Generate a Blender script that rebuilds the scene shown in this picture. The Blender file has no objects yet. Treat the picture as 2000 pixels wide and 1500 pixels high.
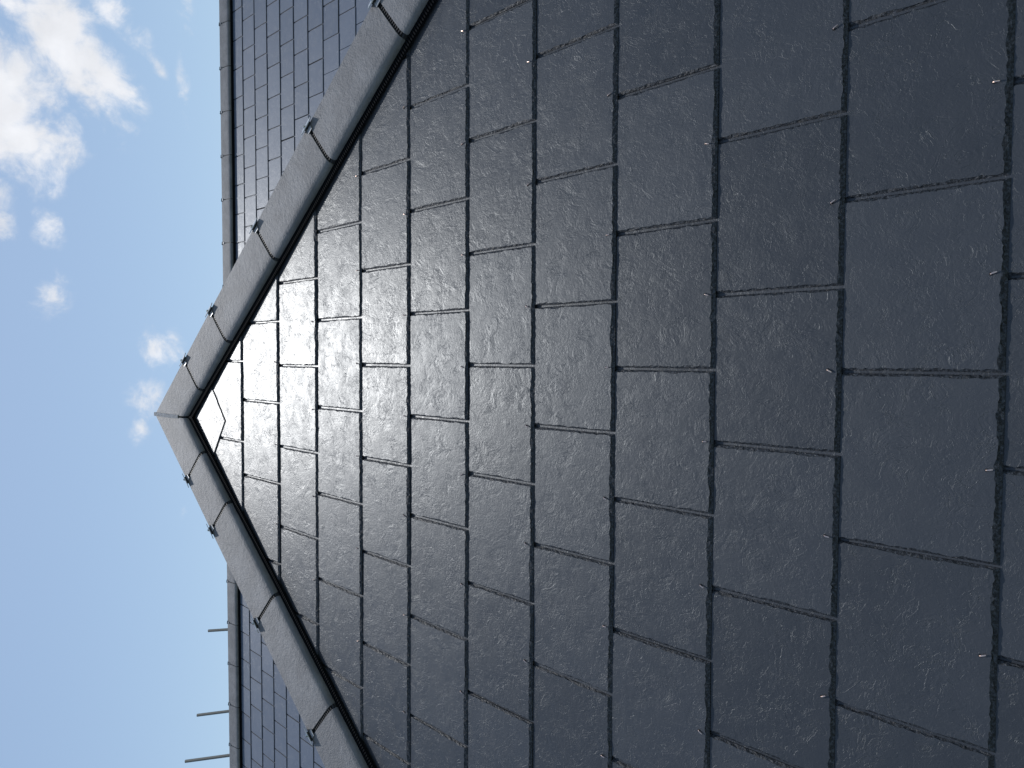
import bpy, bmesh, math, random
from mathutils import Vector, Matrix
random.seed(7)
R = math.radians
scene = bpy.context.scene

# ------------------------------------------------------------------ frames
Z0 = 4.51                                   # height of the front slope's reference line above the ground
PITCH = R(40.5)
CP, SP = math.cos(PITCH), math.sin(PITCH)
FO = Vector((0, 0, Z0)); FU = Vector((1, 0, 0)); FV = Vector((0, CP, SP)); FN = Vector((0, -SP, CP))
P2, YAW2 = R(41.68), R(-.88)                # main roof behind
MU = Vector((math.cos(YAW2), math.sin(YAW2), 0))
MH = Vector((-math.sin(YAW2), math.cos(YAW2), 0))
MV = MH * math.cos(P2) + Vector((0, 0, math.sin(P2))); MN = -MH * math.sin(P2) + Vector((0, 0, math.cos(P2)))
MO = Vector((3.6636, 5.2712, Z0 + 1.5023))

# ------------------------------------------------------------------ camera (phone held upright, picture lying on its side)
cam_d = bpy.data.cameras.new('camera'); cam = bpy.data.objects.new('camera', cam_d)
scene.collection.objects.link(cam); scene.camera = cam
c_right = Vector((.999381, .03517, .001019)); c_up = Vector((-.004268, .092445, .995709)); c_fwd = Vector((-.034925, .995096, -.092538))
cam.matrix_world = Matrix((( -c_up.x, c_right.x, -c_fwd.x, .0201), (-c_up.y, c_right.y, -c_fwd.y, -2.9885),
                           (-c_up.z, c_right.z, -c_fwd.z, Z0 - .7499), (0, 0, 0, 1)))
cam_d.sensor_fit = 'HORIZONTAL'; cam_d.sensor_width = 36; cam_d.lens = 36 * 1450 / 2000
cam_d.clip_start = .02; cam_d.clip_end = 3000

# ------------------------------------------------------------------ sky and sun
SUN_EL, SUN_AZ = R(65.6), R(-.6)
world = bpy.data.worlds.new('World'); scene.world = world; world.use_nodes = True
nt = world.node_tree; N = nt.nodes; L = nt.links
bg = N['Background']; bg.inputs[1].default_value = .116
sky = N.new('ShaderNodeTexSky'); sky.sky_type = 'NISHITA'; sky.sun_disc = False
sky.sun_elevation = SUN_EL; sky.sun_rotation = SUN_AZ; sky.air_density = 1.3; sky.dust_density = .5; sky.ozone_density = 1.5
def wm(op, a, b=None, c=None, clamp=False):
    n = N.new('ShaderNodeMath'); n.operation = op; n.use_clamp = clamp
    for i, v in enumerate((a, b, c)):
        if v is None: continue
        if isinstance(v, (int, float)): n.inputs[i].default_value = v
        else: L.new(v, n.inputs[i])
    return n.outputs[0]
tc = N.new('ShaderNodeTexCoord'); sep = N.new('ShaderNodeSeparateXYZ'); L.new(tc.outputs['Generated'], sep.inputs[0])
az = wm('MULTIPLY', wm('ARCTAN2', sep.outputs[0], sep.outputs[1]), 57.2958)
el = wm('MULTIPLY', wm('ARCSINE', sep.outputs[2]), 57.2958)
ae = N.new('ShaderNodeCombineXYZ'); L.new(az, ae.inputs[0]); L.new(el, ae.inputs[1])
def wnoise(scale, detail, rough, dist=0., vec=None):
    n = N.new('ShaderNodeTexNoise'); n.inputs['Scale'].default_value = scale; n.inputs['Detail'].default_value = detail
    n.inputs['Roughness'].default_value = rough; n.inputs['Distortion'].default_value = dist
    L.new(vec or tc.outputs['Generated'], n.inputs['Vector']); return n.outputs['Fac']
# clouds: azimuth, elevation, half sizes (degrees), turn, weight
CLOUDS = [(18.4, 28.6, 6.8, 4.6, 14, 1.35), (21.6, 23.3, 6.2, 2.5, 20, 1.15), (23.3, 20.9, 2.8, 1.3, 38, .85), (24.5, 26.6, 3.0, 1.6, 20, .9),
          (9.3, 26.3, 1.6, 1.0, 10, .60), (4.6, 26.5, 1.8, 1.3, -10, .70), (12.0, 28.6, 2.4, 1.1, 0, .68), (9.4, 28.9, 1.7, 1.1, 0, .65),
          (.4, 20.3, 1.8, 2.5, 30, .52), (-3.3, 20.4, 2.2, 1.7, 15, .55), (-5.4, 21.3, 1.2, .7, 0, .52), (-10.8, 18.4, 1.6, .6, 0, .50),
          (16.4, 20.9, 1.4, .8, 60, .55), (13.2, 26.6, 1.2, .9, 0, .55), (19.0, 17.4, 2.4, .5, 0, .45), (23.6, 16.8, 2.4, .7, 0, .47),
          (20.6, 18.9, 1.1, .5, 30, .47)]
mask = None
for (ca, ce, rx, ry, rt, wt) in CLOUDS:
    mp = N.new('ShaderNodeMapping'); mp.vector_type = 'TEXTURE'; L.new(ae.outputs[0], mp.inputs['Vector'])
    mp.inputs['Location'].default_value = (ca, ce, 0); mp.inputs['Rotation'].default_value = (0, 0, R(rt)); mp.inputs['Scale'].default_value = (rx, ry, 1)
    ln = N.new('ShaderNodeVectorMath'); ln.operation = 'LENGTH'; L.new(mp.outputs[0], ln.inputs[0])
    v = wm('MULTIPLY', wm('SUBTRACT', 1.25, ln.outputs['Value'], clamp=True), wt)
    mask = v if mask is None else wm('MAXIMUM', mask, v)
# the same broken cloud carries on round the rest of the sky
far = wm('MULTIPLY', wm('SUBTRACT', wm('DIVIDE', wm('ABSOLUTE', az), 28.0), 1.0, clamp=True), 3.0, clamp=True)
highs = wm('MULTIPLY', wm('SUBTRACT', wm('DIVIDE', el, 33.0), 1.0, clamp=True), 3.0, clamp=True)
gen = wm('MULTIPLY', wm('MULTIPLY', wm('SUBTRACT', wnoise(3.2, 3, .5), .57, clamp=True), 3.2), wm('MAXIMUM', far, highs))
mask = wm('MAXIMUM', mask, gen)
puff = wnoise(15, 10, .62, .5)
fine = wnoise(55, 8, .6, .4)
dens = wm('ADD', mask, wm('MULTIPLY', wm('SUBTRACT', puff, .52), 2.6))
dens = wm('ADD', dens, wm('MULTIPLY', wm('SUBTRACT', fine, .5), .9))
mr = N.new('ShaderNodeMapRange'); mr.interpolation_type = 'SMOOTHERSTEP'; L.new(dens, mr.inputs[0])
mr.inputs[1].default_value = .05; mr.inputs[2].default_value = 1.12
dens = wm('MULTIPLY', wm('MULTIPLY', mr.outputs[0], wm('MULTIPLY', mask, 4.0, clamp=True)), .97)
shade = wm('ADD', 6.0, wm('MULTIPLY', wnoise(24, 6, .55, .3), 3.2))
cc = N.new('ShaderNodeCombineXYZ'); L.new(wm('MULTIPLY', shade, .97), cc.inputs[0]); L.new(wm('MULTIPLY', shade, .985), cc.inputs[1]); L.new(wm('MULTIPLY', shade, 1.03), cc.inputs[2])
hs = N.new('ShaderNodeHueSaturation'); hs.inputs['Saturation'].default_value = .88; hs.inputs['Value'].default_value = 1.0; L.new(sky.outputs[0], hs.inputs['Color'])
mx = N.new('ShaderNodeMix'); mx.data_type = 'RGBA'; L.new(dens, mx.inputs[0]); tint = N.new('ShaderNodeVectorMath'); tint.operation = 'MULTIPLY'; tint.inputs[1].default_value = (.95, .985, .99); L.new(hs.outputs[0], tint.inputs[0]); L.new(tint.outputs[0], mx.inputs[6]); L.new(cc.outputs[0], mx.inputs[7])
L.new(mx.outputs[2], bg.inputs[0])

sd = bpy.data.lights.new('sun', 'SUN'); so = bpy.data.objects.new('sun', sd); scene.collection.objects.link(so)
sd.energy = 2.75; sd.angle = R(.53); sd.color = (1, .98, .955)
sun_dir = Vector((math.sin(SUN_AZ) * math.cos(SUN_EL), math.cos(SUN_AZ) * math.cos(SUN_EL), math.sin(SUN_EL)))
so.rotation_euler = (-sun_dir).to_track_quat('-Z', 'Y').to_euler(); so.location = sun_dir * 60
vs = scene.view_settings; vs.view_transform = 'Standard'; vs.look = 'None'; vs.gamma = 1; vs.use_curve_mapping = False; vs.exposure = 0
scene.cycles.use_denoising = True

# ------------------------------------------------------------------ materials
class Mat:
    def __init__(s, name, color, rough=.5, spec=.5, metal=0.):
        s.m = bpy.data.materials.new(name); s.m.use_nodes = True; s.t = s.m.node_tree; s.n = s.t.nodes; s.l = s.t.links
        s.b = s.n['Principled BSDF']; s.b.inputs['Base Color'].default_value = (*color, 1); s.b.inputs['Roughness'].default_value = rough
        s.b.inputs['Specular IOR Level'].default_value = spec; s.b.inputs['Metallic'].default_value = metal
        s.tc = s.n.new('ShaderNodeTexCoord'); s.vec = s.tc.outputs['Object']
    def per_object(s):
        oi = s.n.new('ShaderNodeObjectInfo'); s.rand = oi.outputs['Random']
        ad = s.n.new('ShaderNodeVectorMath'); ad.operation = 'MULTIPLY_ADD'; s.l.new(oi.outputs['Random'], ad.inputs[0])
        ad.inputs[1].default_value = (37.1, 53.7, 91.3); s.l.new(s.tc.outputs['Object'], ad.inputs[2]); s.vec = ad.outputs[0]
    def math(s, op, a, b=None, clamp=False):
        n = s.n.new('ShaderNodeMath'); n.operation = op; n.use_clamp = clamp
        for i, v in enumerate((a, b)):
            if v is None: continue
            if isinstance(v, (int, float)): n.inputs[i].default_value = v
            else: s.l.new(v, n.inputs[i])
        return n.outputs[0]
    def stretch(s, sc):
        mp = s.n.new('ShaderNodeMapping'); mp.inputs['Scale'].default_value = sc; s.l.new(s.vec, mp.inputs['Vector']); return mp.outputs[0]
    def noise(s, scale, detail=4, rough=.55, dist=0., vec=None):
        n = s.n.new('ShaderNodeTexNoise'); n.inputs['Scale'].default_value = scale; n.inputs['Detail'].default_value = detail
        n.inputs['Roughness'].default_value = rough; n.inputs['Distortion'].default_value = dist; s.l.new(vec or s.vec, n.inputs['Vector']); return n.outputs['Fac']
    def ramp(s, v, a, b, lo=0., hi=1., smooth=True):
        n = s.n.new('ShaderNodeMapRange'); n.interpolation_type = 'SMOOTHSTEP' if smooth else 'LINEAR'; s.l.new(v, n.inputs[0])
        for i, x in enumerate((a, b, lo, hi)): n.inputs[i + 1].default_value = x
        return n.outputs[0]
    def mix(s, f, a, b):
        n = s.n.new('ShaderNodeMix'); n.data_type = 'RGBA'
        if isinstance(f, (int, float)): n.inputs[0].default_value = f
        else: s.l.new(f, n.inputs[0])
        for i, x in ((6, a), (7, b)):
            if isinstance(x, tuple): n.inputs[i].default_value = (*x, 1)
            else: s.l.new(x, n.inputs[i])
        return n.outputs[2]
    def color(s, v): s.l.new(v, s.b.inputs['Base Color'])
    def rough(s, v): s.l.new(v, s.b.inputs['Roughness'])
    def bump(s, h, dist, strength=1.):
        b = s.n.new('ShaderNodeBump'); b.inputs['Distance'].default_value = dist; b.inputs['Strength'].default_value = strength
        s.l.new(h, b.inputs['Height']); s.l.new(b.outputs[0], s.b.inputs['Normal'])

def slate_material(name, base, dark, lod=1.0, sheen=0.):
    m = Mat(name, base, .4, .56); m.per_object(); m.b.inputs['Specular Tint'].default_value = (.88, .945, 1, 1)
    st = m.stretch((1.0, .8, 1.0))
    patch = m.ramp(m.noise(11, 3, .5), .36, .68, .55, 1.0)
    frag = m.ramp(m.noise(17, 3, .5), .42, .60, .25, 1.0)
    grain = m.noise(190 * lod, 4, .66, .4, st)
    roll = m.noise(26, 3, .5, .3)
    t = m.math('MULTIPLY', m.noise(24, 6, .6, .8, st), 6.0)
    fl = m.math('FLOOR', t); fr = m.math('SUBTRACT', t, fl)
    terr = m.math('SUBTRACT', m.ramp(fr, .84, .97), fr)
    t2 = m.math('MULTIPLY', m.noise(50, 5, .6, 1.0), 5.0)
    fl2 = m.math('FLOOR', t2); fr2 = m.math('SUBTRACT', t2, fl2); terr2 = m.math('SUBTRACT', m.ramp(fr2, .78, .97), fr2)
    h = m.math('ADD', m.math('MULTIPLY', m.math('MULTIPLY', terr, frag), .72), m.math('MULTIPLY', m.math('MULTIPLY', grain, patch), .85))
    h = m.math('ADD', h, m.math('MULTIPLY', m.math('MULTIPLY', terr2, patch), .26))
    h = m.math('ADD', h, m.math('MULTIPLY', roll, .22))
    m.bump(h, .00066)
    tone = m.math('ADD', m.math('MULTIPLY', m.noise(5, 4, .6), .55), m.math('MULTIPLY', m.rand, .45))
    col = m.mix(m.ramp(tone, .25, .75), dark, base)
    scuff = m.math('MULTIPLY', m.ramp(m.noise(9, 5, .7, .4), .66, .78), m.ramp(m.noise(160, 3, .6, 0, m.stretch((1, .25, 1))), .5, .7))
    m.color(m.mix(m.math('MULTIPLY', scuff, .35), col, (.14, .15, .165)))
    m.rough(m.math('ADD', m.ramp(m.noise(18, 4, .6), .3, .7, .358 + sheen, .425 + sheen), m.math('MULTIPLY', m.rand, .04)))
    return m.m
M = {}
M['slate'] = slate_material('slate_face', (.046, .050, .058), (.036, .039, .045))
M['main_slate_hazed'] = slate_material('main_slate_hazed_face', (.120, .143, .192), (.103, .124, .168), .7, .06)  # paler, bluer than the front slates: haze and glare put into the colour
m = Mat('slate_edge', (.018, .020, .025), .5, .45); m.per_object()
m.color(m.mix(m.ramp(m.noise(220, 3, .6), .4, .7), (.010, .012, .016), (.060, .068, .082))); m.bump(m.noise(300, 4, .7), .0016); M['edge'] = m.m
m = Mat('cap_concrete', (.12, .12, .126), .62, .5); m.per_object()
sp = m.ramp(m.noise(230, 4, .7), .57, .68); st = m.ramp(m.noise(9, 5, .65), .35, .7)
c = m.mix(st, (.160, .160, .170), (.232, .230, .242)); c = m.mix(m.math('MULTIPLY', sp, .55), c, (.07, .07, .074))
pale = m.ramp(m.noise(38, 4, .6), .74, .80); c = m.mix(m.math('MULTIPLY', pale, .35), c, (.3, .3, .3)); m.color(c)
m.bump(m.math('ADD', m.noise(190, 5, .7), m.math('MULTIPLY', m.noise(60, 3, .5), .8)), .0022); M['cap'] = m.m
m = Mat('black_plastic', (.008, .009, .011), .8, .05); m.bump(m.noise(90, 2), .0004); M['plastic'] = m.m
m = Mat('seal_rubber', (.012, .013, .015), .55, .4); m.bump(m.noise(90, 2), .0004); M['seal'] = m.m
m = Mat('clip_metal', (.5, .51, .53), .5, .5, .5); m.rough(m.ramp(m.noise(120, 3), .3, .7, .35, .6)); M['clip'] = m.m
m = Mat('screw_steel', (.55, .56, .58), .25, .5, 1.); m.rough(m.ramp(m.noise(200, 2), .3, .7, .2, .35)); M['screw'] = m.m
m = Mat('copper', (.82, .46, .30), .3, .5, 1.); m.color(m.mix(m.noise(300, 2), (.85, .68, .58), (.75, .52, .42))); M['copper'] = m.m
m = Mat('hole_dark', (.006, .006, .007), .8, .2); m.color(m.mix(m.noise(200, 2), (.004, .004, .005), (.009, .009, .01))); M['hole'] = m.m
m = Mat('underlay', (.014, .015, .017), .7, .3); m.bump(m.noise(60, 3), .001); M['deck'] = m.m
m = Mat('mortar', (.33, .34, .35), .85, .3); m.color(m.mix(m.ramp(m.noise(150, 4, .6), .35, .65), (.2, .2, .21), (.42, .43, .45))); m.bump(m.noise(200, 4), .002); M['mortar'] = m.m
m = Mat('tube_backlit_tone', (.07, .085, .09), .7, .3, 0.); m.color(m.mix(m.noise(20, 4, .6), (.055, .07, .074), (.085, .10, .105))); M['tube'] = m.m  # dark matt tone: the backlit look of the tubes is put into the colour
m = Mat('wall_render', (.6, .58, .54), .85, .3); m.color(m.mix(m.noise(3, 5), (.55, .53, .49), (.64, .62, .58))); m.bump(m.noise(140, 3), .002); M['render'] = m.m
m = Mat('grass_ground', (.06, .09, .03), .9, .2); m.color(m.mix(m.noise(.8, 6, .65), (.04, .07, .02), (.10, .12, .05))); m.bump(m.noise(30, 4), .05); M['ground'] = m.m

# ------------------------------------------------------------------ helpers
def link(name, me, parent=None, mat=None):
    o = bpy.data.objects.new(name, me); scene.collection.objects.link(o)
    if parent: o.parent = parent
    return o
def mesh(name, verts, faces, mats, midx=None, smooth=None):
    me = bpy.data.meshes.new(name); me.from_pydata([tuple(v) for v in verts], [], faces)
    for k in mats: me.materials.append(M[k])
    if midx: me.polygons.foreach_set('material_index', midx)
    if smooth is not None: me.polygons.foreach_set('use_smooth', [smooth] * len(me.polygons) if isinstance(smooth, bool) else smooth)
    me.update(); return me
def fr(o, u, v, n): return Matrix(((u.x, v.x, n.x, o.x), (u.y, v.y, n.y, o.y), (u.z, v.z, n.z, o.z), (0, 0, 0, 1)))
class Geo:
    def __init__(s): s.v = []; s.f = []; s.m = []
    def add(s, verts, faces, mi=0):
        b = len(s.v); s.v += [Vector(q) for q in verts]; s.f += [tuple(b + i for i in q) for q in faces]; s.m += [mi] * len(faces)
    def box(s, o, ax, ay, az, mi=0):
        """o = centre, ax/ay/az = half-axis vectors"""
        vs = [o + ax * i + ay * j + az * k for k in (-1, 1) for j in (-1, 1) for i in (-1, 1)]
        s.add(vs, [(0, 2, 3, 1), (4, 5, 7, 6), (0, 1, 5, 4), (2, 6, 7, 3), (1, 3, 7, 5), (0, 4, 6, 2)], mi)
    def tube(s, pts, rad, seg=10, mi=0, caps=True):
        rings = []
        for i, q in enumerate(pts):
            d = (pts[min(i + 1, len(pts) - 1)] - pts[max(i - 1, 0)]).normalized(); a = d.orthogonal().normalized(); b = d.cross(a)
            if i and rings:                                            # keep rings untwisted
                a = (pa - d * pa.dot(d)).normalized(); b = d.cross(a)
            pa = a; r = rad[i] if isinstance(rad, (list, tuple)) else rad
            rings.append([q + (a * math.cos(k * 2 * math.pi / seg) + b * math.sin(k * 2 * math.pi / seg)) * r for k in range(seg)])
        b0 = len(s.v); s.v += [w for r in rings for w in r]
        for i in range(len(rings) - 1):
            for k in range(seg):
                k2 = (k + 1) % seg; s.f.append((b0 + i * seg + k, b0 + i * seg + k2, b0 + (i + 1) * seg + k2, b0 + (i + 1) * seg + k)); s.m.append(mi)
        if caps:
            s.f.append(tuple(b0 + k for k in reversed(range(seg)))); s.m.append(mi)
            s.f.append(tuple(b0 + (len(rings) - 1) * seg + k for k in range(seg))); s.m.append(mi)
    def build(s, name, mats, parent=None, smooth=False):
        me = mesh(name, s.v, s.f, mats, s.m, smooth); bm = bmesh.new(); bm.from_mesh(me); bmesh.ops.recalc_face_normals(bm, faces=bm.faces); bm.to_mesh(me); bm.free()
        return link(name, me, parent)
def clip_poly(poly, a, b, c):
    """keep a*u + b*v + c >= 0; poly = [(u, v, edge kind of the edge that starts here)]"""
    out = []
    for i in range(len(poly)):
        p, q = poly[i], poly[(i + 1) % len(poly)]
        dp, dq = a * p[0] + b * p[1] + c, a * q[0] + b * q[1] + c
        if dp >= 0: out.append(p if dq >= 0 else p)
        if (dp >= 0) != (dq >= 0):
            t = dp / (dp - dq); x = (p[0] + t * (q[0] - p[0]), p[1] + t * (q[1] - p[1]))
            out.append((*x, 'cut') if dp >= 0 else (*x, p[2]))
    return out
def slate_mesh(name, poly, thick, kinds, step, mats, rng):
    """one slate: flat riven face, dressed (chamfered, chipped) edges; kinds[kind] = (chamfer width, jitter)"""
    pts = []                                                            # outline point, inward normal, chamfer, jitter
    n = len(poly)
    for i in range(n):
        p, q = Vector(poly[i][:2]), Vector(poly[(i + 1) % n][:2]); d = q - p; ln = d.length
        if ln < 1e-5: continue
        ch, jit = kinds.get(poly[i][2], (.0012, 0.)); nrm = Vector((-d.y, d.x)) / ln
        cnt = max(1, int(ln / step)) if jit > 0 and step else 1
        for k in range(cnt):
            t = k / cnt
            if k: t += rng.uniform(-.25, .25) / cnt
            if k and (t * ln < .014 or (1 - t) * ln < .014): continue
            pts.append((p + d * t, nrm, ch, jit, k == 0, i))
    m_ = len(pts); cen = sum((q[0] for q in pts), Vector((0, 0))) / m_
    rings = [[], [], [], []]
    drift = 0.
    for k in range(m_):
        q, nrm, ch, jit, corner, ei = pts[k]
        if corner:                                                      # mitre with the edge before
            pn = pts[k - 1][1]; pc = pts[k - 1][2]
            den = 1 + pn.dot(nrm)
            off = (lambda w0, w1: (nrm * w1 + pn * w0) / max(den, .3) if abs(pn.dot(nrm)) > .999 else
                   Vector(((w0 * nrm.y - w1 * pn.y), (w1 * pn.x - w0 * nrm.x))) / (pn.x * nrm.y - pn.y * nrm.x))(pc, ch)
            mid, top = off * .5, off; zj = 0
        else:
            drift = drift * .72 + rng.uniform(-1, 1) * jit * .75
            mid = nrm * (ch * .5 + rng.uniform(-.5, .5) * jit); top = nrm * max(ch * .3, ch + drift + rng.uniform(-.5, .5) * jit); zj = rng.uniform(-.18, .2) if jit else 0
        rings[0].append((q.x, q.y, -thick)); rings[1].append((q.x, q.y, -thick * .78))
        rings[2].append((q.x + mid.x, q.y + mid.y, -thick * (.42 + zj))); rings[3].append((q.x + top.x, q.y + top.y, 0))
    V = [v for r in rings for v in r]; F = []; mi = []
    for r in range(3):
        for k in range(m_):
            k2 = (k + 1) % m_; a, b, c, d = r * m_ + k, r * m_ + k2, (r + 1) * m_ + k2, (r + 1) * m_ + k
            if r == 0: F.append((a, b, c, d)); mi.append(1)
            elif (k + r) % 2: F += [(a, b, c), (a, c, d)]; mi += [1, 1]
            else: F += [(a, b, d), (b, c, d)]; mi += [1, 1]
    F.append(tuple(3 * m_ + k for k in range(m_))); mi.append(0)
    F.append(tuple(reversed(range(m_)))); mi.append(1)
    return mesh(name, V, F, mats, mi)

# ------------------------------------------------------------------ ground
g = 400
gm = mesh('ground', [(-g, -g, 0), (g, -g, 0), (g, g, 0), (-g, g, 0)], [(0, 1, 2, 3)], ['ground'])
ground = link('ground', gm); ground['kind'] = 'structure'

# ------------------------------------------------------------------ house
house = link('house', None)
house['label'] = 'house under a dark slate roof with a hipped wing in front of its main ridge'; house['category'] = 'house'
UA, VA = -.249, .805                        # the point where the wing's planes meet, on the front slope
VE = -3.1                                   # eaves
def F3(u, v, h=0): return FO + FU * u + FV * v + FN * h
def M3(u, v, h=0): return MO + MU * u + MV * v + MN * h
A3 = F3(UA, VA)
D = -.016                                   # boards sit below the slates
run = (VA - VE) * CP
def deck_part(name, pts, off):
    nrm = (pts[1] - pts[0]).cross(pts[2] - pts[0]).normalized()
    if nrm.z < 0: nrm = -nrm
    top = [p + nrm * off for p in pts]; bot = [p - Vector((0, 0, .06)) for p in top]; k = len(pts)
    g_ = Geo(); g_.add(top + bot, [tuple(range(k)), tuple(reversed(range(k, 2 * k)))] + [(i, (i + 1) % k, k + (i + 1) % k, k + i) for i in range(k)])
    return g_.build(name, ['deck'], house)
eL, eR = F3(UA - run, VE), F3(UA + run, VE)
front = deck_part('front_slope', [A3, eL, eR], D)
front['label'] = 'triangular hip end of large dark slates, glinting near its tip'

# --- front slates
GAUGE, WID, GAP, TH = .2504, .303, .0046, .0060
TAIL = {0: .078, 1: -.2136, 2: -.4805, 3: -.749, 4: -.9976, 5: -1.2555, 6: -1.5013, 7: -1.7494, 8: -1.9995, 9: -2.2517, 10: -2.5023, 11: -2.753, 12: -3.003}
JOINT = {0: [-.319, .003], 2: [-.011], 4: [-.304, -.004, .297, .605], 5: [-.760, -.453, -.154, .150, .453], 6: [-.908, -.603, -.298, .001, .304, .608],
         7: [-.757, -.4515, -.150, .149, .4576, .765], 8: [-.605, -.302, -.003, .302, .608], 9: [-.454, -.152, .1505, .459], 10: [-.609, -.3075, -.002, .306]}
KIN = {'tail': (.0085, .0022), 'side': (.0046, .0017), 'cut': (.002, 0.), 'head': (.001, 0.)}
rng = random.Random(11)
def joints(k, lo, hi):
    if k in JOINT: js = list(JOINT[k])
    else: js = [(.0 if k % 2 == 0 else .151) + rng.uniform(-.003, .003)]
    while js[0] > lo: js.insert(0, js[0] - WID + rng.uniform(-.002, .002))
    while js[-1] < hi: js.append(js[-1] + WID + rng.uniform(-.002, .002))
    return js
rivet_spots = []
for k in range(0, 13):
    vt = TAIL[k]; vh = min(vt + .6, VA - .03); half = (VA - vt) * CP + .05
    js = joints(k, UA - half, UA + half)
    tilt = TH / GAUGE
    for a, b in zip(js[:-1], js[1:]):
        uc = (a + b) / 2; w = (b - a) - GAP + rng.uniform(-.0012, .0008); sk = rng.uniform(-.0008, .0008)
        expo = .30
        poly = [(-w / 2, 0 + sk, 'tail'), (w / 2, -sk, 'side'), (w / 2, expo, 'head_side'), (w / 2, vh - vt, 'head'), (-w / 2, vh - vt, 'head_side'), (-w / 2, expo, 'side')]
        # hips: u - UA <= (VA - v)*CP - margin and the mirror of it
        mg = .016
        for sgn in (-1, 1):
            # sgn*(u-UA) <= (VA-v)*CP - mg
            poly = clip_poly(poly, -sgn, -CP, (VA - vt) * CP - mg - sgn * (uc - UA))
        if len(poly) < 3: continue
        area = abs(sum(poly[i][0] * poly[(i + 1) % len(poly)][1] - poly[(i + 1) % len(poly)][0] * poly[i][1] for i in range(len(poly)))) / 2
        if area < .0015 or not any(q[1] < .25 for q in poly): continue
        seen = (k <= 11)
        me = slate_mesh('slate', poly, TH, KIN, .006 if seen else .03, ['slate', 'edge'], rng)
        o = link('slate', me, front)
        lift = rng.uniform(-.0004, .0011); rz = rng.uniform(-.0015, .0015); roll = rng.uniform(-.0022, .0022)
        v2 = (FV * math.cos(tilt) - FN * math.sin(tilt)); n2 = FN * math.cos(tilt) + FV * math.sin(tilt)
        u2 = (FU + v2 * rz + n2 * roll).normalized(); n3 = u2.cross(v2).normalized(); v3 = n3.cross(u2)
        o.matrix_local = fr(F3(uc, vt, lift), u2, v3, n3)
        if k < 12 and abs(uc - UA) < (VA - vt) * CP - .29 and k > 0: rivet_spots.append((uc, vt))
# topping slate cut to a point under the tip of the hips
pp = [onp for onp in [(-.2446, .226, 'tail'), (-.105, .362, 'cut'), (-.105, .50, 'cut'), (-.245, .69, 'cut'), (-.40, .50, 'cut'), (-.40, .348, 'tail')]]
poly = [(u - UA, v - .226, e) for u, v, e in pp]; poly[1] = (poly[1][0], poly[1][1], 'cut')
poly[0] = (poly[0][0], poly[0][1], 'tail')
me = slate_mesh('topping_slate', poly, .005, {'tail': (.004, .0012), 'cut': (.003, .001)}, .007, ['slate', 'edge'], rng)
o = link('topping_slate', me, front); tl = TH / GAUGE
o.matrix_local = fr(F3(UA, .226, .0012), FU, FV * math.cos(tl) - FN * math.sin(tl), FN * math.cos(tl) + FV * math.sin(tl))
# copper rivets
gr = Geo()
ring = [Vector((.0026 * math.cos(i * math.pi / 5), .0026 * math.sin(i * math.pi / 5), .0004)) for i in range(10)]
gr.add(ring + [Vector((0, 0, .0005))], [(i, (i + 1) % 10, 10) for i in range(10)], 1)
gr.tube([Vector(q) for q in ((0, .0005, -.001), (0, 0, .0016), (0, -.0018, .0026), (0, -.0055, .0026), (0, -.0092, .0022))], [.0013, .0013, .0014, .0014, .0011], 7, 0)
rivet0 = None
for (u, v) in rivet_spots:
    u += rng.uniform(-.004, .004); v += .0225 + rng.uniform(-.002, .003)
    if rivet0 is None:
        o = rivet0 = gr.build('copper_rivet', ['copper', 'hole'], front)
    else: o = link('copper_rivet', rivet0.data, front)
    a = rng.uniform(-.55, .55); tt = TH / GAUGE
    v2 = FV * math.cos(tt) - FN * math.sin(tt); n2 = FN * math.cos(tt) + FV * math.sin(tt)
    uu = FU * math.cos(a) + v2 * math.sin(a); vv = v2 * math.cos(a) - FU * math.sin(a)
    o.matrix_local = fr(F3(u, v, .0007 - .0225 * tt), uu, vv, n2)

# --- side slopes of the wing (turned away from the camera) and the main roof
def hit_main(p, d):                          # point p + d*t on the main roof plane
    return p + d * ((MO - p).dot(MN) / d.dot(MN))
Yv = Vector((0, 1, 0))
rb = hit_main(A3, Yv)
sideL = deck_part('left_slope', [A3, rb, hit_main(eL, Yv), eL], D)
sideR = deck_part('right_slope', [A3, eR, hit_main(eR, Yv), rb], D)
def joined_slates(name, parent, O, U, V, Nn, poly2, v0, v1, u0, u1, gauge=.25):
    """slates on a slope that the picture does not show, as one part"""
    g_ = Geo(); r = 0; v = v0
    while v < v1:
        u = u0 + (r % 2) * WID / 2
        while u < u1:
            P = [(u + .0025, v, 'tail'), (u + WID - .0025, v, 'side'), (u + WID - .0025, v + .27, 'side'), (u + .0025, v + .27, 'side')]
            for (a, b, c) in poly2: P = clip_poly(P, a, b, c) if P else P
            if len(P) >= 3:
                k = len(P); top = [O + U * q[0] + V * q[1] + Nn * (-.0272 * (q[1] - v)) for q in P]; bot = [q - Nn * .006 for q in top]
                g_.add(top + bot, [tuple(range(k))] + [(i + k, (i + 1) % k + k, (i + 1) % k, i) for i in range(k)])
            u += WID
        v += gauge; r += 1
    o = g_.build(name, ['slate'], parent); o['kind'] = 'stuff'; return o
def edges2d(pts, O, U, V):
    q = [((p - O).dot(U), (p - O).dot(V)) for p in pts]; c = (sum(x for x, _ in q) / len(q), sum(y for _, y in q) / len(q)); out = []
    for i in range(len(q)):
        (x0, y0), (x1, y1) = q[i], q[(i + 1) % len(q)]; a, b = -(y1 - y0), x1 - x0; cc_ = -(a * x0 + b * y0)
        if a * c[0] + b * c[1] + cc_ < 0: a, b, cc_ = -a, -b, -cc_
        ln = math.hypot(a, b); out.append((a / ln, b / ln, cc_ / ln - .012))
    return out
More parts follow.
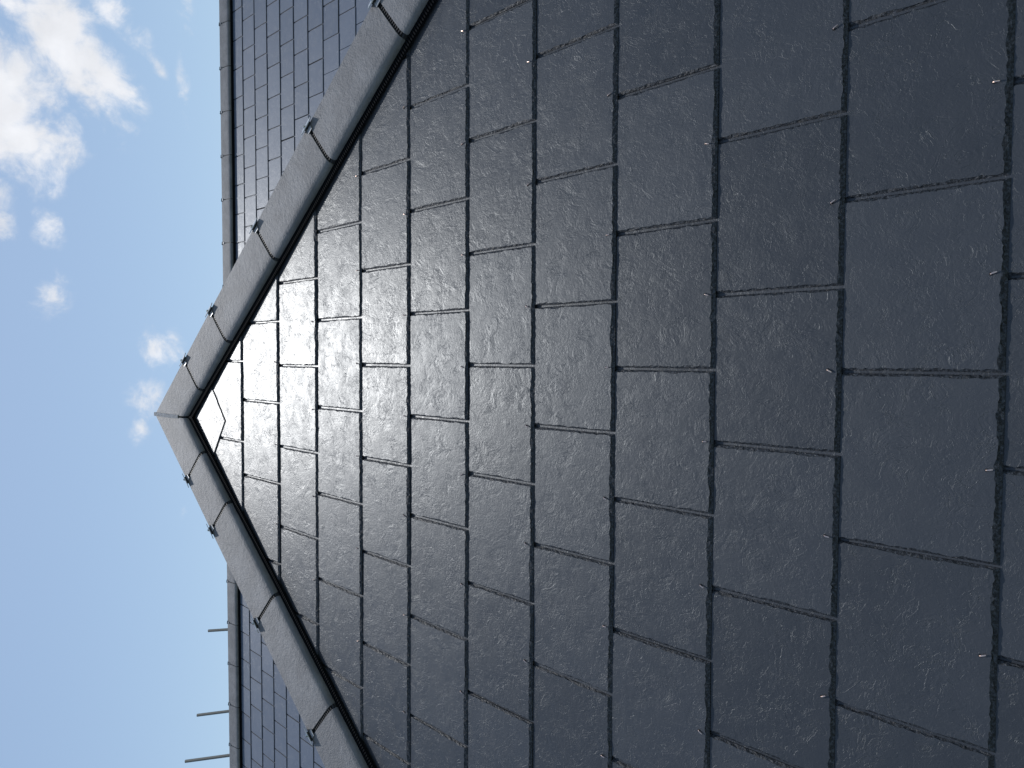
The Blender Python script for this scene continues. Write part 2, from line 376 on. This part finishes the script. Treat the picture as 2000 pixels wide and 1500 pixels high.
for nm, s, pts, par in (('side_slates', -1, [A3, rb, hit_main(eL, Yv), eL], sideL), ('side_slates', 1, [A3, eR, hit_main(eR, Yv), rb], sideR)):
    U_ = Vector((0, -s * -1, 0)) if False else Vector((0, s, 0)); V_ = Vector((-s * CP, 0, SP)); N_ = U_.cross(V_)
    joined_slates(nm, par, A3, U_, V_, N_, edges2d(pts, A3, U_, V_), VE - VA, -.02, -8, 8)

RV = .09                                     # main ridge line on the main slope
MX0, MX1 = -13.2, 8.0                         # main roof, left and right verge
zE = Z0 + VE * SP
vE2 = (zE - MO.z) / math.sin(P2)
rl, rr = M3(MX0, RV), M3(MX1, RV)
main = deck_part('main_slope', [rl, M3(MX0, vE2), M3(MX1, vE2), rr], -.018)
main['label'] = 'long straight slope of dark slates behind the hip end'
back_run = (RV - vE2) * math.cos(P2)
bl = rl + MH * back_run; br = rr + MH * back_run; bl.z = br.z = zE
back = deck_part('back_slope', [rl, rr, br, bl], -.018)
# slates of the main roof: those the picture can show are single pieces, the rest of the slope one part
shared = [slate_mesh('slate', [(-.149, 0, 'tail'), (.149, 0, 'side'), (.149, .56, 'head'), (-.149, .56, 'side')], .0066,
                     {'tail': (.006, 0), 'side': (.004, 0)}, 0, ['main_slate_hazed', 'edge'], rng) for _ in range(1)][0]
short = slate_mesh('slate', [(-.149, 0, 'tail'), (.149, 0, 'side'), (.149, .30, 'head'), (-.149, .30, 'side')], .0066, {'tail': (.006, 0), 'side': (.004, 0)}, 0, ['main_slate_hazed', 'edge'], rng)
hid = Geo(); count = 0
nrows = int((RV - vE2) / .25)
for k in range(nrows):
    vt = -.25 * (k + 1)
    phase = 0 if k % 2 == 0 else .5
    lo = int(MX0 / WID) + 1; hi = int(MX1 / WID)
    for j in range(lo, hi):
        u = (j + phase + .5) * WID + rng.uniform(-.001, .001) - .004 * k * 0
        # in view: right of the right hip or left of the left hip, with a margin for a step to the side
        right_lim = -2.9 + k * .30; left_lim = -5.3 - k * .33
        show = (u > right_lim and u < 1.1 + .0 * k and k <= 11) or (u < left_lim and u > -9.6 and k <= 9)
        tt = .0066 / .25
        v2 = MV * math.cos(tt) - MN * math.sin(tt); n2 = MN * math.cos(tt) + MV * math.sin(tt)
        if show and count < 298:
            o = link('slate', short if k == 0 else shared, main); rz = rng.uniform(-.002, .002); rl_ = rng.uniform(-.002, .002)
            u2 = (MU + v2 * rz + n2 * rl_).normalized(); n3 = u2.cross(v2).normalized()
            o.matrix_local = fr(M3(u, vt + rng.uniform(-.0015, .0015), rng.uniform(-.0004, .0008)), u2, n3.cross(u2), n3); count += 1
        else:
            P = [M3(u - .149, vt), M3(u + .149, vt), M3(u + .149, vt + .27, -.0071), M3(u - .149, vt + .27, -.0071)]
            hid.add(P + [q - MN * .0064 for q in P], [(0, 1, 2, 3), (4, 5, 1, 0), (5, 6, 2, 1), (7, 4, 0, 3)])
print('main slates', count)
ho = hid.build('slates', ['main_slate_hazed', 'edge'], main); ho['kind'] = 'stuff'
bN = Vector((MH.x * math.sin(P2), MH.y * math.sin(P2), math.cos(P2))); bV = -MH * math.cos(P2) + Vector((0, 0, math.sin(P2)))
joined_slates('back_slates', back, rl, -MU, bV, bN, edges2d([rl, rr, br, bl], rl, -MU, bV), -(RV - vE2), -.02, -(MX1 - MX0) - .3, .3)

# ------------------------------------------------------------------ hip and ridge caps
PROF = [(0, .0), (.012, -.0012), (.065, -.0075), (.115, -.0140), (.140, -.0175), (.152, -.0215), (.159, -.0275), (.162, -.0345), (.1622, -.0415)]
def cap_section(prof, t=.010):
    """outer profile and the inner one below it, as (d, h)"""
    inner = []
    for i, (d, h) in enumerate(prof):
        a, b = prof[max(i - 1, 0)], prof[min(i + 1, len(prof) - 1)]; tx, ty = b[0] - a[0], b[1] - a[1]; l_ = math.hypot(tx, ty) or 1
        inner.append((max(d + ty / l_ * t, 0 if i == 0 else -9), h - tx / l_ * t))
    inner[0] = (0, prof[0][1] - t * 1.25)
    return inner
INNER = cap_section(PROF)
class Run:
    """a hip or ridge: apex line from P0 along dirn; wa/na = in-plane direction and normal of the near wing, wb/nb the far wing"""
    def __init__(s, P0, dirn, wa, na, wb, nb): s.P0, s.d, s.wa, s.na, s.wb, s.nb = P0, dirn, wa, na, wb, nb
    def pt(s, t, d, h, far=False):
        return s.P0 + s.d * t + (s.wb * d + s.nb * h if far else s.wa * d + s.na * h)
    def section(s, t, shrink=0., prof=PROF, inner=INNER):
        k = 1 - shrink
        ring = [s.pt(t, d * k, h * k, True) for d, h in reversed(prof)] + [s.pt(t, d * k, h * k) for d, h in prof[1:]]
        ring += [s.pt(t, d, h) for d, h in reversed(inner)] + [s.pt(t, d, h, True) for d, h in inner[1:]]
        return ring
    def tile(s, name, t0, t1, parent, cut=None):
        rings = [s.section(t0, .012), s.section(t0 + .003), s.section(t1 - .003), s.section(t1, .012)]
        n = len(rings[0]); G = Geo(); G.v = [Vector(q) for r in rings for q in r]
        for i in range(3):
            for k in range(n):
                k2 = (k + 1) % n; G.f.append((i * n + k, i * n + k2, (i + 1) * n + k2, (i + 1) * n + k)); G.m.append(0)
        # end faces as strips between outer and inner profile
        p = len(PROF); no = 2 * p - 1
        inner_idx = list(range(no, no + p)) + list(range(no + p, n))       # near edge .. apex? walk: near wing from its edge to apex, then far wing
        near_in = list(range(no, no + p)); far_in = list(range(no + p, n))
        apex_in = near_in[-1]; seq_in = list(reversed(far_in)) + [apex_in] + list(reversed(near_in[:-1]))
        for base in (0, 3 * n):
            for i in range(no - 1): G.f.append((base + i, base + i + 1, base + seq_in[i + 1], base + seq_in[i])); G.m.append(0)
        me = mesh(name, G.v, G.f, ['cap'], G.m, True); bm = bmesh.new(); bm.from_mesh(me)
        for (co, no_) in (cut or []):
            r_ = bmesh.ops.bisect_plane(bm, geom=bm.verts[:] + bm.edges[:] + bm.faces[:], plane_co=co, plane_no=no_, clear_inner=True)
            ed = [e for e in r_['geom_cut'] if isinstance(e, bmesh.types.BMEdge)]
            if ed: bmesh.ops.edgeloop_fill(bm, edges=ed)
        bmesh.ops.recalc_face_normals(bm, faces=bm.faces)
        for e in bm.edges:
            if len(e.link_faces) == 2 and e.calc_face_angle(0) > R(38): e.smooth = False
        bm.to_mesh(me); bm.free(); return link(name, me, parent)
    def joint(s, t, parent, rib=True):
        """the black toothed strip that shows between two caps"""
        G = Geo(); low = [(d, h - .0075) for d, h in PROF]; lowi = [(d, h - .004) for d, h in INNER]
        r0, r1 = s.section(t - .016, 0, low, lowi), s.section(t + .016, 0, low, lowi); n = len(r0)
        G.add(r0 + r1, [(k, (k + 1) % n, n + (k + 1) % n, n + k) for k in range(n)])
        if rib:
            for far in (False, True):
                L_ = 0
                for i in range(len(PROF) - 1):
                    (d0, h0), (d1, h1) = PROF[i], PROF[i + 1]; seg = math.hypot(d1 - d0, h1 - h0); w_ = s.wb if far else s.wa; n_ = s.nb if far else s.na
                    q = math.ceil(L_ / .0095) * .0095
                    while q < L_ + seg:
                        f = (q - L_) / seg; c = s.pt(t, d0 + (d1 - d0) * f, h0 + (h1 - h0) * f - .0055, far); tw = (w_ * (d1 - d0) + n_ * (h1 - h0)) / seg
                        G.box(c, s.d * .0065, tw * .0022, s.d.cross(tw).normalized() * .003); q += .0095
                    L_ += seg
        return G.build('joint_seal', ['seal'], parent)
    def clip(s, t, parent, k=1.0):
        """folded steel clamp over the joint with its screw"""
        G = Geo(); up = (s.na + s.nb).normalized(); sd_ = s.d.cross(up).normalized()
        c = s.P0 + s.d * t + up * .0060 * k
        G.box(c - up * .004, s.d * .016, sd_ * .006, up * .0035, 2)                        # rubber block
        G.box(c, s.d * .032 * k, sd_ * .014 * k, up * .0013)                                 # plate along the cap
        for w_, n_ in ((s.wa, s.na), (s.wb, s.nb)):
            o_ = s.P0 + s.d * (t + .002) + w_ * .018 + n_ * .0008
            G.box(o_, s.d * .012, w_ * .008, n_ * .0011)                              # side tongue in the joint
        G.tube([c + up * .001 - s.d * .008, c + up * .0022 - s.d * .008], .007, 12, 0)
        G.tube([c + up * .002 - s.d * .008, c + up * .0065 - s.d * .008], [.0048, .0040], 6, 1)
        return G.build('cap_clamp', ['clip', 'screw', 'seal'], parent)
    def comb(s, name, t0, t1, drop, parent=None, near_only=False, step=.0095, out=.024):
        """ribbed ventilating strip from under the caps down to the slates"""
        G = Geo(); ed = .149; top = -.031
        prof = [(ed, top), (ed + .006, top - .004), (ed + .009, -drop + .006), (ed + .012 + out, -drop + .003), (ed + .013 + out, -drop + .001)]
        for far in ((False,) if near_only else (False, True)):
            a = [s.pt(t0, d, h, far) for d, h in prof]; b = [s.pt(t1, d, h, far) for d, h in prof]; k = len(prof)
            G.add(a + b, [(i, i + 1, k + i + 1, k + i) for i in range(k - 1)])
            t = t0 + step; w_ = s.wb if far else s.wa; n_ = s.nb if far else s.na
            while t < t1:
                p0, p1, p2 = s.pt(t, ed + .009, top - .006, far), s.pt(t, ed + .0155, -drop + .009, far), s.pt(t, ed + .014 + out, -drop + .0035, far)
                p1 = s.pt(t, ed + .016, -drop + .0075, far); p2 = s.pt(t, ed + .013 + out, -drop + .0055, far)
                for q0, q1 in ((p1, p2),):
                    ax = q1 - q0; nn = s.d.cross(ax).normalized()
                    G.box((q0 + q1) / 2, ax * .5, s.d * step * .24, nn * .0026)
                t += step
        return G.build(name, ['plastic'], parent)

HA = .05                                       # apex line of the hip caps above the front slope
AP = A3 + Vector((0, 0, HA / CP))
def hip(sgn, tjs, label):
    d = (FU * (sgn * CP) - FV).normalized()                        # down the hip
    wa = (d - FU * 0).cross(FN); wa.normalize()
    if wa.dot(FV) > 0: wa = -wa                                     # towards the inside of the front slope
    ph = Vector((sgn, -1, 0)).normalized(); mnorm = Vector((ph.y, -ph.x, 0))   # mirror across the upright plane of the hip
    mir = lambda q: q - mnorm * (2 * q.dot(mnorm))
    rn = Run(AP, d, wa, FN, mir(wa), mir(FN))
    part = rn.comb('hip_vent_strip', .12, 4.35, HA, house); part['label'] = label
    ts = list(tjs)
    while ts[-1] < 4.4: ts.append(ts[-1] + .476)
    cutx = Vector((UA + sgn * .004, 0, 0))
    rn.tile('hip_cap', -.25, ts[0] - .0075, part, [(cutx, Vector((sgn, 0, 0)))])
    for a, b in zip(ts[:-1], ts[1:]): rn.tile('hip_cap', a + .0075, b - .0075, part)
    for t in ts[:-1]: rn.joint(t, part); rn.clip(t, part)
    return rn
hipR = hip(1, [.420, .756, 1.244, 1.717, 2.200], 'black vent strip and grey caps along the right hip')
hipL = hip(-1, [.442, .743, 1.226, 1.710], 'black vent strip and grey caps along the left hip')
# mortar in the mitre at the tip
G = Geo(); n_ = 9
V_ = []
def wing_h(d):
    for (d0, h0), (d1, h1) in zip(PROF[:-1], PROF[1:]):
        if d <= d1: return h0 + (h1 - h0) * (max(d, 0) - d0) / max(d1 - d0, 1e-6)
    return PROF[-1][1]
kk = CP / math.hypot(1, CP)
for sx in (-1, 1):
    for q in (-.006, .04, .09, .14, .19, .225): V_.append(AP + Vector((sx * (.0085 + rng.uniform(-.0015, .0015)), 0, 0)) - FV * q + FN * (wing_h(q * kk) + .0035))
    V_ += [AP + Vector((sx * .0085, 0, 0)) - FV * .22 - FN * .035, AP + Vector((sx * .0085, 0, 0)) - FN * .035]
G.add(V_, [tuple(range(8)), tuple(reversed(range(8, 16)))] + [(i, 8 + i, 8 + (i + 1) % 8, (i + 1) % 8) for i in range(8)])
G.build('mortar_joint', ['mortar'], house)
# wing ridge running back from the tip
nL, nR = Vector((-SP, 0, CP)), Vector((SP, 0, CP)); wL, wR = Vector((-CP, 0, -SP)), Vector((CP, 0, -SP))
rid = Run(AP, Yv, wR, nR, wL, nL)
rlen = (rb - A3).y
rp = rid.comb('wing_ridge_vent_strip', .2, rlen - .1, HA, house)
t = .17
while t + .47 < rlen:
    rid.tile('ridge_cap', t + .0045, t + .4715, rp); rid.joint(t + .476, rp); rid.clip(t + .476, rp); t += .476
# main ridge
RH = .055
MA = M3(0, RV) + Vector((0, 0, RH / math.cos(P2)))
mr_ = Run(MA, MU, (-MV), MN, -bV, bN)
mp_ = mr_.comb('main_ridge_vent_strip', MX0, MX1, RH, house, step=.02)
mp_['label'] = 'black vent strip and grey caps along the main ridge'
TJ = -.09; kt = math.ceil((MX0 - TJ) / .465)
t = TJ + kt * .465
while t + .465 < MX1:
    vis = t < -5.2 or t > -2.9
    mr_.tile('ridge_cap', t + .004, t + .461, mp_)
    if vis: mr_.joint(t, mp_, False); mr_.clip(t, mp_, .55)
    t += .465

# ------------------------------------------------------------------ walls below the eaves
def wall(name, x0, x1, y0, y1, top, basis=None):
    G = Geo(); c = Vector(((x0 + x1) / 2, (y0 + y1) / 2, top / 2))
    G.box(c, Vector(((x1 - x0) / 2, 0, 0)), Vector((0, (y1 - y0) / 2, 0)), Vector((0, 0, top / 2)))
    return G.build(name, ['render'], house)
wall('wing_wall', eL.x + .35, eR.x - .35, eL.y + .35, 2.6, zE + .04)
wall('main_wall', M3(MX0, vE2).x + .3, M3(MX1, vE2).x - .3, M3(0, vE2).y + .75, br.y - .75, zE + .12)

# ------------------------------------------------------------------ scaffold tubes beyond the ridge
for top, foot, lab in (((-4.96, 10.798, 3.494), (-4.93, 10.76, 3.076), 'short upright scaffold tube beyond the ridge, nearest the tip of the hips'),
                  ((-6.158, 10.05, 3.465), (-6.076, 9.995, 2.85), 'middle one of three upright scaffold tubes beyond the ridge'),
                  ((-6.517, 9.226, 3.391), (-6.406, 9.157, 2.6), 'tallest-looking upright scaffold tube beyond the ridge, farthest from the hips')):
    a = Vector(top) + Vector((0, 0, Z0)); b = Vector(foot) + Vector((0, 0, Z0)); dr = (b - a).normalized()
    dr = (dr + Vector((0, 0, -1)) * 0).normalized(); e = a + dr * ((0 - a.z) / dr.z)
    G = Geo(); seg = 14; base = e
    G.tube([Vector((0, 0, .006)), a - base], .0242, seg, 0, True)
    G.box(Vector((0, 0, .003)), Vector((.075, 0, 0)), Vector((0, .075, 0)), Vector((0, 0, .003)))
    o = G.build('scaffold_tube', ['tube']); o.location = base; o['label'] = lab; o['category'] = 'scaffold tube'; o['group'] = 'scaffold tubes beyond the ridge'
    for p_ in o.data.polygons: p_.use_smooth = len(p_.vertices) == 4 and p_.area > .01
